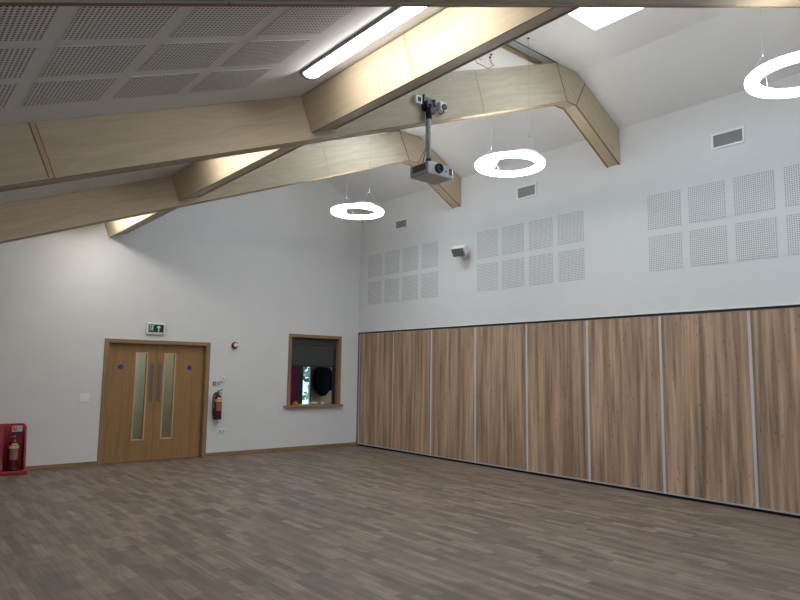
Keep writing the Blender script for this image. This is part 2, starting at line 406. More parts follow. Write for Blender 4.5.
# ---------------------------------------------------------------- portal frames
def web(polys_pts, y0, y1, parent, face_mat, name='side_panel'):
    bm = B(); fs = prism(bm, polys_pts, 'y', y0, y1)
    for f in fs[2:]: f.material_index = 1
    return obj(name, bm, [face_mat, 'ply_edge'], parent)
IN1, IN2, E0, E1 = (6.985, zb(6.985)), (7.2, 5.258), (X-.002, 4.655), (X-.002, 5.192)
TOP1, TOP2 = (6.761, 5.722), (7.22, ZF-.004)
kx = 7.41; OUT2 = (kx, ZF+(kx-KNEE[0])*(5.194-ZF)/(X-KNEE[0])-.004)
g = .004
def portal(y0, label):
    t = thing('portal_beam', label, 'beam', (0, 0, 0), 'plywood box portal frames')
    t.location = (0, y0, 0)
    xl = XL+.002; s1 = (.753, .902)
    cl = lambda x: zc(x)-.002
    left1 = [(xl, zb(xl)), (s1[1]-.002, zb(s1[1]-.002)), (s1[0]-.002, cl(s1[0]-.002)), (xl, cl(xl))]
    left2 = [(s1[1]+.002, zb(s1[1]+.002)), (3.16, zb(3.16)), (3.16, cl(3.16)), (s1[0]+.002, cl(s1[0]+.002))]
    r1 = [(3.16, zb(3.16)), (5.36-.002, zb(5.36)), (5.19-.002, zt(5.19)-.01), (XS+.002, zt(XS)-.01), (XS+.002, cl(3.16)), (3.16, cl(3.16))]
    r2 = [(5.36+.002, zb(5.362)), IN1, TOP1, (5.19+.002, zt(5.19)-.01)]
    kn = [IN1, IN2, OUT2, TOP2, TOP1]
    lg = [IN2, E0, E1, OUT2]
    for a, b in ((0, .025), (TB-.025, TB)):
        for p, m in ((left1, 'ply_rafter'), (left2, 'ply_rafter'), (r1, 'ply_rafter'), (r2, 'ply_rafter'), (kn, 'ply_knee'), (lg, 'ply_knee')):
            web(p, a, b, t, m)
    # soffit boards, slightly recessed between the webs
    th = .02; u = .008
    def board(p, q, m):
        d = Vector((q[0]-p[0], q[1]-p[1])).normalized(); n = Vector((-d.y, d.x))
        pts = [Vector(p)+n*u, Vector(q)+n*u, Vector(q)+n*(u+th), Vector(p)+n*(u+th)]
        bm = B(); prism(bm, [tuple(v) for v in pts], 'y', .025, TB-.025); obj('soffit', bm, m, t)
    board((xl, zb(xl)), (5.36, zb(5.36)), 'ply_soffit'); board((5.362, zb(5.362)), IN1, 'ply_soffit'); board(IN1, IN2, 'ply_soffit'); board(IN2, E0, 'ply_knee')
    # top boards where the frame stands clear of the ceiling
    bm = B(); prism(bm, [(XS+.01, zt(XS)-.035), (6.74, zt(6.74)-.035), (6.74, zt(6.74)-.015), (XS+.01, zt(XS)-.015)], 'y', .025, TB-.025); obj('top_board', bm, 'ply_rafter', t)
    # joint cover strips on both faces
    def strip(p, q, w, m, name='joint_strip'):
        d = Vector((q[0]-p[0], q[1]-p[1])).normalized(); n = Vector((-d.y, d.x))*w/2
        pts = [tuple(Vector(p)+n), tuple(Vector(q)+n), tuple(Vector(q)-n), tuple(Vector(p)-n)]
        for a, b in ((-.003, -.0002), (TB+.0002, TB+.003)):
            bm = B(); fs = prism(bm, pts, 'y', a, b); obj(name, bm, m, t)
    strip((s1[0], zc(s1[0])-.006), (s1[1], zb(s1[1])+.004), .034, 'ply_strip')
    strip((s1[0]-.019, zc(s1[0])-.012), (s1[1]-.019, zb(s1[1])), .007, 'ply_edge'); strip((s1[0]+.019, zc(s1[0])-.006), (s1[1]+.019, zb(s1[1])+.006), .007, 'ply_edge')
    strip((5.19, zt(5.19)-.014), (5.36, zb(5.36)+.004), .008, 'ply_strip')
    strip((TOP1[0]+.003, TOP1[1]-.008), (IN1[0]-.002, IN1[1]+.006), .013, 'ply_edge'); strip((OUT2[0]-.004, OUT2[1]-.01), (IN2[0], IN2[1]+.006), .014, 'ply_edge')
    return t
portal(YB[1], 'plywood box beam carrying the projector, cranked down to the right wall')
portal(YB[2], 'plywood box beam farthest away, just in front of the back wall')
near = portal(YB[0], 'nearest plywood box beam running along the top edge of the photo')
near.location.y = 1.905; near.rotation_euler.z = -math.radians(1.04)

# longitudinal spine beam between the frames
nx, nz = -math.sin(A), math.cos(A); ux, uz = math.cos(A), math.sin(A)
SP0 = (3.0, 3.786); SW = .30
def sp(u_, n_): return (SP0[0]+u_*ux+n_*nx, SP0[1]+u_*uz+n_*nz)
def spine(y0, y1, label, joint):
    t = thing('spine_beam', label, 'beam', (0, y0, 0), 'longitudinal plywood beams'); L_ = y1-y0
    hl = .333; hr = .44
    cuts = [0, joint-y0-.002, joint-y0+.002, L_] if joint else [0, L_]
    for a, b in zip(cuts[::2], cuts[1::2]):
        for u0, u1, h in ((0, .025, hl), (SW-.025, SW, hr)):
            bm = B()
            if u0 > 0: pts = [sp(u0, 0), sp(u1, 0), sp(u1, .33), sp(u0, .33)]
            else: pts = [sp(u0, 0), sp(u1, 0), sp(u1, h), sp(u0, h)]
            fs = prism(bm, pts, 'y', a, b)
            for f in (fs[2], fs[4]): f.material_index = 1
            fs[0].material_index = fs[1].material_index = 1
            obj('side_panel', bm, ['ply_spine', 'ply_edge'], t)
    bm = B(); prism(bm, [sp(.025, .008), sp(SW-.025, .008), sp(SW-.025, .028), sp(.025, .028)], 'y', 0, L_); obj('soffit', bm, 'ply_soffit_spine', t)
    if joint:
        bm = B(); prism(bm, [sp(-.003, .004), sp(-.0002, .004), sp(-.0002, hl-.004), sp(-.003, hl-.004)], 'y', joint-y0-.012, joint-y0+.012); obj('joint_strip', bm, 'ply_strip', t)
spine(YB[0]+TB+.001, YB[1]-.004, 'plywood beam along the hall, nearest length beside the big strip light', 3.47)
spine(YB[1]+TB+.004, YB[2]-.004, 'plywood beam along the hall, middle length behind the projector beam', 6.62)
spine(YB[2]+TB+.004, Y-.001, 'plywood beam along the hall, last length meeting the back wall', None)
# flush collar seen in the flat ceiling above the middle frame
for i, yb in enumerate(YB[1:2]):
    t = thing('ceiling_collar', 'thin timber collar under the flat ceiling above the projector beam', 'trim', (XS, yb, ZF))
    bm = B(); box(bm, .002, 6.72-XS, .012, .125, -.008, -.001); obj('white_board', bm, 'ceiling_plaster', t)
    bm = B(); box(bm, .002, 6.62-XS, .128, TB-.002, -.02, -.001); obj('timber_board', bm, 'ply_soffit', t)
    bm = B(); box(bm, .002, 6.80-XS, .004, .009, -.010, -.001); obj('shadow_gap', bm, 'dark_metal', t)

# ---------------------------------------------------------------- strip lights
def strip_light(y0, y1, label, xc=2.525):
    o = (xc, y0, zc(xc)-.0005)
    M = frame(o, (math.cos(A), 0, math.sin(A)), (0, -1, 0))   # x: up the slope, -y: along the hall, z: into the room
    t = thing('strip_light', label, 'ceiling light', mat=M, group='linear ceiling lights')
    L_ = y1-y0; hw = .09
    bm = B(); prism(bm, [(-hw, 0), (hw, 0), (hw, .022), (-hw, .022)], 'y', -L_, 0); obj('housing', bm, 'grey_plastic', t)
    pts = [(-hw+.012, .0225)]+[(-math.cos(PI*k/12)*(hw-.012), .0225+.045*math.sin(PI*k/12)) for k in range(1, 12)]+[(hw-.012, .0225)]
    bm = B(); prism(bm, pts, 'y', -L_+.03, -.03); obj('diffuser', bm, 'strip_light_glow', t, smooth=False)
    pts = [(-hw, .0005)]+[(-math.cos(PI*k/12)*(hw-.004), .0225+.049*math.sin(PI*k/12)) for k in range(0, 13)]+[(hw, .0005)]
    for a, b in ((-L_-.012, -L_+.029), (-.029, .012)):
        bm = B(); prism(bm, pts, 'y', a, b); obj('end_cap', bm, 'lamp_end', t)
strip_light(2.55, 4.21, 'long white strip light on the sloping ceiling in front of the projector beam')
strip_light(5.45, 6.95, 'strip light hidden behind the projector beam, lighting the spine beam')
strip_light(9.2, 10.85, 'strip light behind the farthest beam near the back wall', 2.58)

# ---------------------------------------------------------------- ring pendants
def ring(y, label, tray=True):
    cx, cz = 5.975, 4.178; R0, R1, H = .318, .432, .056
    t = thing('ring_pendant_light', label, 'pendant light', (cx, y, cz), 'glowing ring pendants')
    bm = B(); prof = []
    rc = .02
    def corner(px, pz, a0):
        return [(px+rc*math.cos(a0+k*PI/6), pz+rc*math.sin(a0+k*PI/6)) for k in range(4)]
    h = H/2
    prof = corner(R1-rc, h-rc, 0)+corner(R0+rc, h-rc, PI/2)+corner(R0+rc, -h+rc, PI)+corner(R1-rc, -h+rc, 3*PI/2)
    lathe(bm, prof, 64, close=True); obj('ring_body', bm, 'ring_light', t)
    # driver housing curved on top of the ring and a cover plate across the opening
    bm = B(); n = 14; a0, a1 = math.radians(220), math.radians(290)
    lo = []
    for k in range(n+1):
        a = a0+(a1-a0)*k/n
        lo.append([bm.verts.new((r*math.cos(a), r*math.sin(a), z)) for r, z in ((.335, h+.001), (.415, h+.001), (.405, h+.004+.042*math.sin(PI*k/n)), (.345, h+.004+.042*math.sin(PI*k/n)))])
    for k in range(n):
        for q in range(4): bm.faces.new([lo[k][q], lo[k][(q+1) % 4], lo[k+1][(q+1) % 4], lo[k+1][q]])
    bm.faces.new(lo[0]); bm.faces.new(lo[-1])
    obj('driver_housing', bm, 'white_plastic', t)
    if tray:
        am = math.radians(142); hc = math.acos(.185/R0)
        pts = [(.999*R0*math.cos(am+hc*q), .999*R0*math.sin(am+hc*q)) for q in [k/8-1 for k in range(17)]]
        bm = B(); prism(bm, pts, 'z', -h+.002, h-.004); obj('gear_tray', bm, 'ring_light', t)
    bm = B(); disc(bm, (-.29, .205), .012, 'z', (-h-.006, -h-.0005), 12); obj('sensor', bm, 'grey_plastic', t)
    for s in (-1, 1):
        px, py = (.02 if s < 0 else -.02), .29*s
        gz = .29
        bm = B(); tube(bm, [(px, py, gz), (px, py, ZF-cz-.012)], .0016, 6); lathe(bm, [(0, gz-.02), (.008, gz-.02), (.008, gz+.03), (0, gz+.03)], 8, (px, py, 0))
        w = obj('suspension_wire', bm, 'wire', t)
        bm = B()
        for e in (-1, 1): tube(bm, [(px, py, gz), (px+e*.2, py+s*.04, h-.002)], .0018, 6)
        obj('wire_fork', bm, 'wire', w)
        bm = B(); lathe(bm, [(0, 0), (.012, 0), (.016, .012), (0, .012)], 14, (px, py, ZF-cz-.013)); obj('ceiling_hook', bm, 'dark_metal', t)
ring(1.835, 'ring pendant light largest in view, cut by the right edge', False)
ring(5.08, 'middle ring pendant light hanging under the projector beam')
ring(8.31, 'farthest and smallest ring pendant light, by the corner')

t = thing('loose_cable', 'thin black loop of loose cable hanging under the flat ceiling above the projector beam', 'cable', (5.92, 5.46, ZF))
bm = B(); tube(bm, [(.08, -.03, -.001), (.08, -.03, -.06), (.1, -.08, -.13), (.05, -.02, -.17), (-.02, .03, -.12), (-.07, .06, -.10), (-.10, .08, -.05), (-.06, .05, -.03), (-.02, .02, -.06)], .004, 6); obj('cable', bm, 'black_plastic', t)
bm = B(); lathe(bm, [(0, -.012), (.012, -.012), (.016, -.0005), (0, -.0005)], 12, (.08, -.03, 0)); obj('ceiling_grommet', bm, 'dark_metal', t)
# ---------------------------------------------------------------- folding partition
edges = [11.30]+[10.14-1.147*k for k in range(0, 11)]
names = ['first', 'second', 'third', 'fourth', 'fifth', 'sixth', 'seventh', 'eighth', 'ninth', 'tenth', 'eleventh']
def part_panel(y0, y1, i):
    """y1 < y0; face towards the room at x = X"""
    t = thing('partition_panel', 'wood-grain folding partition panel, %s one out from the back corner' % names[i], 'partition panel', (X+.05, (y0+y1)/2, .036), 'folding partition panels')
    w = (y0-y1)/2
    bm = B(); box(bm, -.046, .05, -w+(.007 if i == 0 else .018), w-(.007 if i == 1 else .018), .021, 2.356); obj('board', bm, 'laminate', t)
    for s in (-1, 1):
        thin = (i == 0 and s < 0) or (i == 1 and s > 0); q = .011 if thin else 0
        bm = B(); box(bm, -.05, .05, s*w-(.017-q if s > 0 else -.001), s*w+(.017-q if s < 0 else -.001), .0, 2.364, .002); obj('edge_profile', bm, 'aluminium', t)
    bm = B(); box(bm, -.05, .05, -w+.0175, w-.0175, .0, .02, .002); obj('bottom_rail', bm, 'grey_plastic', t)
    bm = B(); box(bm, -.047, .05, -w+.0175, w-.0175, 2.357, 2.364); obj('top_rail', bm, 'aluminium', t)
    bm = B(); box(bm, -.03, .04, -w+.002, w-.002, -.0355, -.001); obj('floor_seal', bm, 'black_seal', t)
for i in range(10): part_panel(edges[i], edges[i+1], i)
bm = B(); box(bm, X-.004, X+.1, YR, Y-.001, 2.402, 2.428); tag(obj('partition_track', bm, 'dark_metal'), 'dark overhead track running along the top of the folding partition', 'track')
bm = B(); box(bm, X-.012, X-.0005, YR, Y-.001, 2.431, 2.447, .003); struct(obj('trim_1', bm, 'white_plastic'), 'white edge bead carrying the highlight of the wall rim above the partition track', 'trim')  # bead's white stands in for the highlight along the wall's lower edge
bm = B(); box(bm, X+.0, X+.1, 11.303, Y-.001, .001, 2.40); tag(obj('partition_jamb', bm, 'grille_grey'), 'dark narrow jamb post of the partition in the back corner', 'jamb')

# ---------------------------------------------------------------- wall vents, speaker
def vent(ya, yb_, z0, z1, label):
    t = thing('wall_vent', label, 'vent', (X-.0005, (ya+yb_)/2, (z0+z1)/2), 'square air grilles high on the right wall')
    w, h = abs(ya-yb_)/2, (z1-z0)/2; fw = .028
    bm = B()
    for q in ((-w, w, -h, -h+fw), (-w, w, h-fw, h), (-w, -w+fw, -h+fw, h-fw), (w-fw, w, -h+fw, h-fw)): box(bm, -.014, 0, q[0], q[1], q[2], q[3], .002)
    obj('frame', bm, 'white_plastic', t)
    bm = B(); n = 13
    for k in range(n):
        z = -h+fw+(2*h-2*fw)*(k+.5)/n
        prism(bm, [(-.008, z-.0025), (-.007, z-.004), (-.003, z+.0015), (-.004, z+.003)], 'y', -w+fw, w-fw)
    for v in bm.verts: pass
    obj('louvres', bm, 'vent_grey', t)
    bm = B(); box(bm, -.0025, -.0005, -w+fw, w-fw, -h+fw, h-fw); obj('back_plate', bm, 'vent_grey', t)
vent(10.12, 9.73, 4.515, 4.715, 'small air grille nearest the back corner, above the first perforated group')
vent(6.875, 6.458, 4.505, 4.725, 'air grille right of the middle ring light')
vent(3.613, 3.199, 4.518, 4.732, 'large air grille high above the right-hand perforated group')

t = thing('wall_speaker', 'pale bracket-mounted loudspeaker between the two farther perforated wall groups', 'speaker', (X, 8.05, 3.78))
bm = B(); box(bm, -.02, -.0005, -.05, .05, -.09, .07, .004); obj('wall_plate', bm, 'white_plastic', t)
bm = B(); tube(bm, [(-.02, 0, .0), (-.07, 0, -.07), (-.12, 0, -.10), (-.17, 0, -.09)], .016, 10); tube(bm, [(-.02, 0, .03), (-.06, 0, .02), (-.1, 0, .0)], .02, 10); obj('bracket', bm, 'grey_plastic', t)
M = Matrix.Translation((-.17, .0, .01)) @ Matrix.Rotation(math.radians(14), 4, 'Z') @ Matrix.Rotation(math.radians(-36), 4, 'Y')
bm = B(); prism(bm, [(-.095, -.09), (-.095, .09), (.04, .075), (.095, .03), (.095, -.03), (.04, -.075)], 'y', -.135, .135)
bmesh.ops.bevel(bm, geom=list(bm.edges), offset=.012, segments=2, affect='EDGES'); bmesh.ops.transform(bm, matrix=M, verts=bm.verts); obj('cabinet', bm, 'white_plastic', t)
bm = B(); box(bm, -.104, -.0955, -.122, .122, -.078, .078, .003); bmesh.ops.transform(bm, matrix=M, verts=bm.verts); obj('grille', bm, 'grille_grey', t)

# ---------------------------------------------------------------- projector
t = thing('projector', 'white ceiling projector on a grey drop pole fixed to the middle plywood beam', 'projector', (4.478, 4.878, 3.645))
F = YB[1]-.0005-4.878   # local y of the beam face
bm = B(); box(bm, -.186, .176, -.137, .15, -.008, .125, .012); obj('body', bm, 'projector_shell', t)
bm = B(); box(bm, -.1895, -.1865, -.10, .10, .035, .105); 
for k in range(9): box(bm, -.1925, -.1895, -.10, .10, .038+k*.0075, .041+k*.0075)
obj('side_vent', bm, 'grille_grey', t)
bm = B(); bmz = Matrix.Translation((-.035, -.1375, .07)) @ Matrix.Rotation(PI/2, 4, 'X')
lathe(bm, [(.0, .004), (.03, .004), (.036, .02), (.05, .022), (.054, .0), (0, 0)], 28); bmesh.ops.transform(bm, matrix=bmz, verts=bm.verts); lr = obj('lens_barrel', bm, 'black_plastic', t)
bm = B(); lathe(bm, [(0, .013), (.018, .009), (.03, .0045)], 24); bmesh.ops.transform(bm, matrix=bmz, verts=bm.verts); obj('lens_glass', bm, 'black_plastic', lr)
bm = B(); box(bm, .062, .08, -.139, -.1372, .05, .068); obj('infrared_window', bm, 'black_plastic', t)
bm = B(); box(bm, .115, .155, -.139, -.1372, .03, .1)
for k in range(6): box(bm, .115+.0075*k, .118+.0075*k, -.141, -.139, .03, .1)
obj('front_vent', bm, 'grille_grey', t)
px = -.055
bm = B(); box(bm, px-.05, px+.05, -.05, .05, .126, .138, .003); tube(bm, [(px, 0, .137), (px, 0, .2)], .032, 12); obj('mount_bracket', bm, 'black_plastic', t)
bm = B(); tube(bm, [(px, 0, .19), (px, 0, .66)], .024, 16); obj('drop_pole', bm, 'pole_grey', t)
bm = B(); tube(bm, [(px, 0, .645), (px, 0, .80)], .034, 14); box(bm, px-.045, px+.045, -.02, F-.0005, .76, .84, .006); box(bm, px-.06, px+.12, F-.018, F-.0005, .74, .90, .004)
box(bm, px-.062, px-.04, F-.04, F-.018, .80, .915, .004); box(bm, px+.085, px+.11, F-.045, F-.018, .82, .895, .004)
obj('beam_bracket', bm, 'black_plastic', t)
bm = B(); tube(bm, [(px-.066, F-.03, .81), (px-.066, F-.04, .76), (px-.05, F-.025, .68), (px-.03, .012, .62), (px-.028, .012, .3), (px-.05, .04, .16), (px-.09, .08, .125)], .004, 6); obj('cable', bm, 'black_plastic', t)
t = thing('socket_box', 'small white square socket box left of the projector bracket', 'socket', (4.298, YB[1]-.0005, 4.478))
bm = B(); box(bm, -.045, .045, -.04, 0, -.045, .045, .006); obj('box', bm, 'white_plastic', t)
bm = B(); box(bm, -.022, .022, -.043, -.0402, -.025, .025); obj('plug', bm, 'socket_dark', t)
t = thing('outlet_box', 'small white round-fronted outlet box right of the projector bracket', 'outlet', (4.635, YB[1]-.0005, 4.485))
bm = B(); box(bm, -.05, .05, -.06, 0, -.055, .055, .01); obj('box', bm, 'white_plastic', t)
bm = B(); disc(bm, (.005, -.005), .034, 'y', (-.075, -.0602), 18); obj('plug', bm, 'socket_dark', t)
bm = B(); tube(bm, [(.0, -.07, -.03), (-.005, -.06, -.075), (-.03, -.03, -.085), (-.035, -.02, -.062)], .005, 6); obj('cable', bm, 'black_plastic', t)

# ---------------------------------------------------------------- double door
d = thing('door_1', 'oak double door with two narrow vision panels in the back wall', 'door', (0, Y, 0)); d['kind'] = 'structure'
fo = -.018
bm = B(); box(bm, DX0, DX0+.075, fo, .19, 0, DZ, .004); box(bm, DX1-.075, DX1, fo, .19, 0, DZ, .004); obj('door_frame', bm, 'oak_frame', d)
bm = B(); box(bm, DX0+.076, DX1-.076, fo, .19, DZ-.065, DZ, .004); obj('door_frame', bm, 'oak_frame_flat', d)
yl = .08
LX = [(DX0+.078, 3.936), (3.942, DX1-.078)]
VP = [(3.585, 3.79), (4.077, 4.283)]; VZ = (.36, 1.862)
for i, ((a, b), (v0, v1)) in enumerate(zip(LX, VP)):
    bm = B(); zt_ = DZ-.068
    for q in ((a, v0, .006, zt_), (v1, b, .006, zt_), (v0, v1, .006, VZ[0]), (v0, v1, VZ[1], zt_)): box(bm, q[0], q[1], yl, yl+.044, q[2], q[3])
    lf = obj('door_leaf', bm, 'oak_door', d)
    bm = B(); bw = .016
    for q in ((v0-.004, v1+.004, VZ[0]-.004, VZ[0]+bw), (v0-.004, v1+.004, VZ[1]-bw, VZ[1]+.004), (v0-.004, v0+bw, VZ[0], VZ[1]), (v1-bw, v1+.004, VZ[0], VZ[1])): box(bm, q[0], q[1], yl-.006, yl+.05, q[2], q[3])
    obj('glazing_bead', bm, 'ply_strip', lf)
    bm = B(); box(bm, v0+.002, v1-.002, yl+.02, yl+.026, VZ[0]+.002, VZ[1]-.002); obj('vision_panel', bm, 'door_glass', lf)
    p0, p1 = ((3.838, 3.902), (3.972, 4.034))[i]
    bm = B(); box(bm, p0, p1, yl-.003, yl-.0003, 1.007, 1.68, .001); obj('push_plate', bm, 'steel', lf)
    bm = B(); disc(bm, ((3.342, 4.54)[i], 1.61), .042, 'y', (yl-.003, yl-.0003), 24); o = obj('fire_door_disc', bm, 'sign_blue', lf); o['label'] = 'round blue fire door notice'
    if i == 1:
        bm = B(); disc(bm, (3.99, .895), .027, 'y', (yl-.008, yl-.0003), 20); box(bm, 3.983, 3.997, yl-.011, yl-.008, .88, .91); obj('lock', bm, 'brass', lf)
# corridor behind the door
bm = B(); box(bm, 2.0, 5.9, Y+1.9, Y+2.0, 0, 2.6); struct(obj('wall_corridor', bm, 'corridor_wall'))
bm = B(); box(bm, 1.9, 2.0, Y+.2, Y+2.0, 0, 2.6); box(bm, 5.9, 6.0, Y+.2, Y+2.7, 0, 2.6); struct(obj('wall_corridor', bm, 'corridor_wall'))
bm = B(); box(bm, 1.9, 9.8, Y+.2, Y+2.7, 2.6, 2.7); struct(obj('ceiling', bm, 'ceiling_plaster'))
t = thing('corridor_fill_light', 'unseen corridor ceiling light added to brighten the door glass', 'ceiling light', (4.35, Y+1.0, 2.6))  # hidden lamp, added so the vision panels look lit from behind
bm = B(); box(bm, -.6, .6, -.1, .1, -.05, -.02); obj('diffuser', bm, 'corridor_glow', t)
bm = B(); box(bm, -.62, .62, -.12, .12, -.02, -.0005); obj('housing', bm, 'white_plastic', t)

# exit sign
t = thing('exit_sign', 'white and green running-man exit sign with up arrow above the double door', 'exit sign', (3.862, Y-.0005, 2.286))
bm = B(); box(bm, -.168, .168, -.04, 0, -.112, .112, .03, seg=3); obj('case', bm, 'white_plastic', t)
bm = B(); box(bm, -.132, .132, -.0425, -.0402, -.068, .068); o = obj('panel', bm, 'sign_green', t)
def poly(bm, pts): prism(bm, pts, 'y', -.0440, -.0427)
bm = B()
poly(bm, [(.005, .012), (.045, .052), (.085, .012), (.062, .012), (.055, .016), (.055, -.055), (.035, -.055), (.035, .016), (.028, .012)])
obj('arrow', bm, 'sign_white', o)
bm = B()
poly(bm, [(-.112, -.05), (-.112, .05), (-.036, .05), (-.036, .041), (-.103, .041), (-.103, -.05)])   # doorway
poly(bm, [(-.072, .034), (-.062, .038), (-.054, .032), (-.054, .024), (-.063, .019), (-.072, .024)])  # head
poly(bm, [(-.088, .008), (-.070, .018), (-.052, .014), (-.040, -.002), (-.046, -.006), (-.056, .004), (-.062, -.012), (-.048, -.030), (-.052, -.050), (-.060, -.050), (-.058, -.032), (-.074, -.018), (-.084, -.038), (-.098, -.040), (-.098, -.032), (-.088, -.030), (-.078, -.008), (-.080, .004), (-.092, -.004), (-.096, .002)])
obj('running_man', bm, 'sign_white', o)

# switch plates and little wall boxes
def plate(nm, x, z, w, h, label, cat, bits, group=None):
    t = thing(nm, label, cat, (x, Y-.0005, z))
    bm = B(); box(bm, -w/2, w/2, -.012, 0, -h/2, h/2, .003); p = obj('plate', bm, 'white_plastic', t)
    for q in bits:
        bm = B(); box(bm, q[0], q[1], -.017, -.0122, q[2], q[3], .0015); obj(q[4], bm, 'grey_plastic' if q[4] != 'rocker' else 'white_plastic', t)
plate('light_switch', 2.784, 1.10, .155, .135, 'white double light switch plate left of the double door', 'switch', [(-.045, -.005, -.03, .03, 'rocker'), (.005, .045, -.03, .03, 'rocker')])
plate('wall_socket', 5.177, .46, .155, .085, 'low white double socket below the hanging extinguisher', 'socket', [(-.055, -.015, -.022, .01, 'socket_face'), (.015, .055, -.022, .01, 'socket_face'), (-.03, -.015, .018, .03, 'rocker'), (.015, .03, .018, .03, 'rocker')])
t = thing('sensor_box', 'small white square box above the hanging extinguisher', 'wall box', (5.145, Y-.0005, 1.418))
bm = B(); box(bm, -.045, .045, -.035, 0, -.045, .045, .006); obj('case', bm, 'white_plastic', t)
bm = B(); disc(bm, (0, 0), .016, 'y', (-.038, -.0352), 14); obj('lens', bm, 'grey_plastic', t)
t = thing('fire_alarm_sounder', 'red fire alarm sounder with white front, high right of the double door', 'fire alarm', (5.36, Y-.0005, 2.045))
M = Matrix.Rotation(PI/2, 4, 'X')
bm = B(); lathe(bm, [(0, 0), (.062, 0), (.064, .03), (.05, .055), (0, .055)], 24); bmesh.ops.transform(bm, matrix=M, verts=bm.verts); obj('base', bm, 'red_paint', t)
bm = B(); lathe(bm, [(0, .0555), (.038, .0555), (.036, .08), (.022, .095), (0, .098)], 20); bmesh.ops.transform(bm, matrix=M, verts=bm.verts); obj('beacon', bm, 'white_plastic', t)
def fire_notice(x, y, z, w, h, label):
    t = thing('fire_notice', label, 'sign', (x, y, z))
    bm = B(); box(bm, -w/2, w/2, -.003, 0, -h/2, h/2); p = obj('board', bm, 'label_paper', t)
    bm = B(); box(bm, -w/2+.008, -.004, -.0042, -.0032, -h/2+h*.3, h/2-.008); obj('red_square', bm, 'sign_red', p)
    bm = B(); box(bm, .004, w/2-.008, -.0042, -.0032, -h/2+h*.3, h/2-.008); obj('blue_square', bm, 'sign_lightblue', p)
    bm = B(); prism(bm, [(-w*.32, h*.05), (-w*.2, -h*.02), (-w*.12, h*.12), (-w*.2, h*.34), (-w*.24, h*.18)], 'y', -.0052, -.0043); obj('flame_mark', bm, 'label_paper', p)
    bm = B(); box(bm, -w/2+.01, w/2-.014, -.0042, -.0032, -h/2+.008, -h/2+.014); box(bm, -w/2+.01, w/2-.05, -.0042, -.0032, -h/2+.018, -h/2+.023); obj('print_lines', bm, 'print_grey', p)
fire_notice(5.03, Y-.0005, 1.315, .155, .105, 'small red and blue extinguisher notice on the wall above the hanging extinguisher')

# ---------------------------------------------------------------- extinguishers
def extinguisher(loc, label, s=1.0, hanging=False, rot=0):
    t = thing('fire_extinguisher', label, 'fire extinguisher', loc, 'fire extinguishers')
    t.scale = (s, s, s); t.rotation_euler = (0, 0, rot)
    r = .075
    bm = B(); lathe(bm, [(0, .03), (r-.012, .03), (r, .045), (r, .40), (r-.008, .43), (r*.65, .465), (.028, .48), (.024, .50), (0, .50)], 28); cyl = obj('cylinder', bm, 'red_paint', t)
    bm = B(); lathe(bm, [(0, 0), (r+.001, 0), (r+.003, .004), (r+.003, .042), (r-.004, .05), (0, .05)], 28); obj('base_ring', bm, 'black_plastic', t)
    def wrap(z0, z1, a0, a1, m, nm, rr):
        bm = B(); n = 12; vs = []
        for k in range(n+1):
            a = a0+(a1-a0)*k/n; vs.append([bm.verts.new((rr*math.sin(a), -rr*math.cos(a), z)) for z in (z0, z1)])
        for k in range(n): bm.faces.new([vs[k][0], vs[k+1][0], vs[k+1][1], vs[k][1]])
        return obj(nm, bm, m, cyl, smooth=True)
    wrap(.345, .395, -1.25, 1.25, 'gold_band', 'colour_band', r+.0008)
    lb = wrap(.17, .335, -.9, .9, 'print_grey', 'instruction_label', r+.0008)
    wrap(.405, .425, -.6, .6, 'label_paper', 'top_label', r-.0005)
    bm = B(); lathe(bm, [(0, .50), (.02, .50), (.02, .545), (0, .545)], 14); tube(bm, [(-.02, 0, .525), (-.05, 0, .525)], .01, 8); obj('valve', bm, 'steel', t)
    bm = B(); prism(bm, [(-.02, .545), (.05, .555), (.085, .585), (.08, .595), (.04, .57), (-.02, .562)], 'y', -.01, .01); obj('lever', bm, 'black_plastic', t)
    bm = B(); prism(bm, [(.015, .53), (.07, .515), (.085, .50), (.08, .493), (.06, .505), (.015, .515)], 'y', -.009, .009); obj('carry_handle', bm, 'black_plastic', t)
    path = [(-.05, 0, .525), (-.085, -.005, .51), (-.108, -.01, .45), (-.112, -.01, .36), (-.108, -.01, .25), (-.1, -.01, .14), (-.094, -.01, .07)]
    bm = B(); tube(bm, path, .011, 10, radii=[.011]*5+[.013, .015]); obj('hose', bm, 'black_plastic', t)
    if hanging:
        bm = B(); box(bm, -.03, .03, .0755, .088, .36, .52, .003); obj('wall_bracket', bm, 'steel', t)
extinguisher((5.045, Y-.0895, .675), 'red fire extinguisher hanging on the wall right of the double door', .93, True)

# red twin extinguisher stand at the left edge
SX0, SX1 = 1.32, 1.972
t = thing('extinguisher_stand', 'red moulded plastic twin extinguisher stand on the floor at left', 'extinguisher stand', (SX1, Y-.02, 0))
W = SX1-SX0; D = .30
bm = B(); box(bm, -W-.01, .01, -D-.03, 0, .001, .06, .012); obj('base_tray', bm, 'red_plastic', t)
bm = B()
def rr_poly(x0, x1, z0, z1, r, n=5):
    pts = [(x0, z0), (x1, z0)]
    for k in range(n+1): a = PI/2*k/n; pts.append((x1-r+r*math.cos(a), z1-r+r*math.sin(a)))
    for k in range(n+1): a = PI/2+PI/2*k/n; pts.append((x0+r+r*math.cos(a), z1-r+r*math.sin(a)))
    return pts
prism(bm, rr_poly(-W, 0, .0605, .73, .05), 'y', -.05, -.005); obj('back_board', bm, 'red_plastic', t)
for x0, x1 in ((-.028, 0), (-W, -W+.028), (-W/2-.02, -W/2+.02)):
    bm = B(); prism(bm, [(-.051, .0605), (-.051, .70), (-.10, .68), (-.15, .5), (-.2, .25), (-.26, .0605)], 'x', x0, x1); obj('side_wing', bm, 'red_plastic', t)
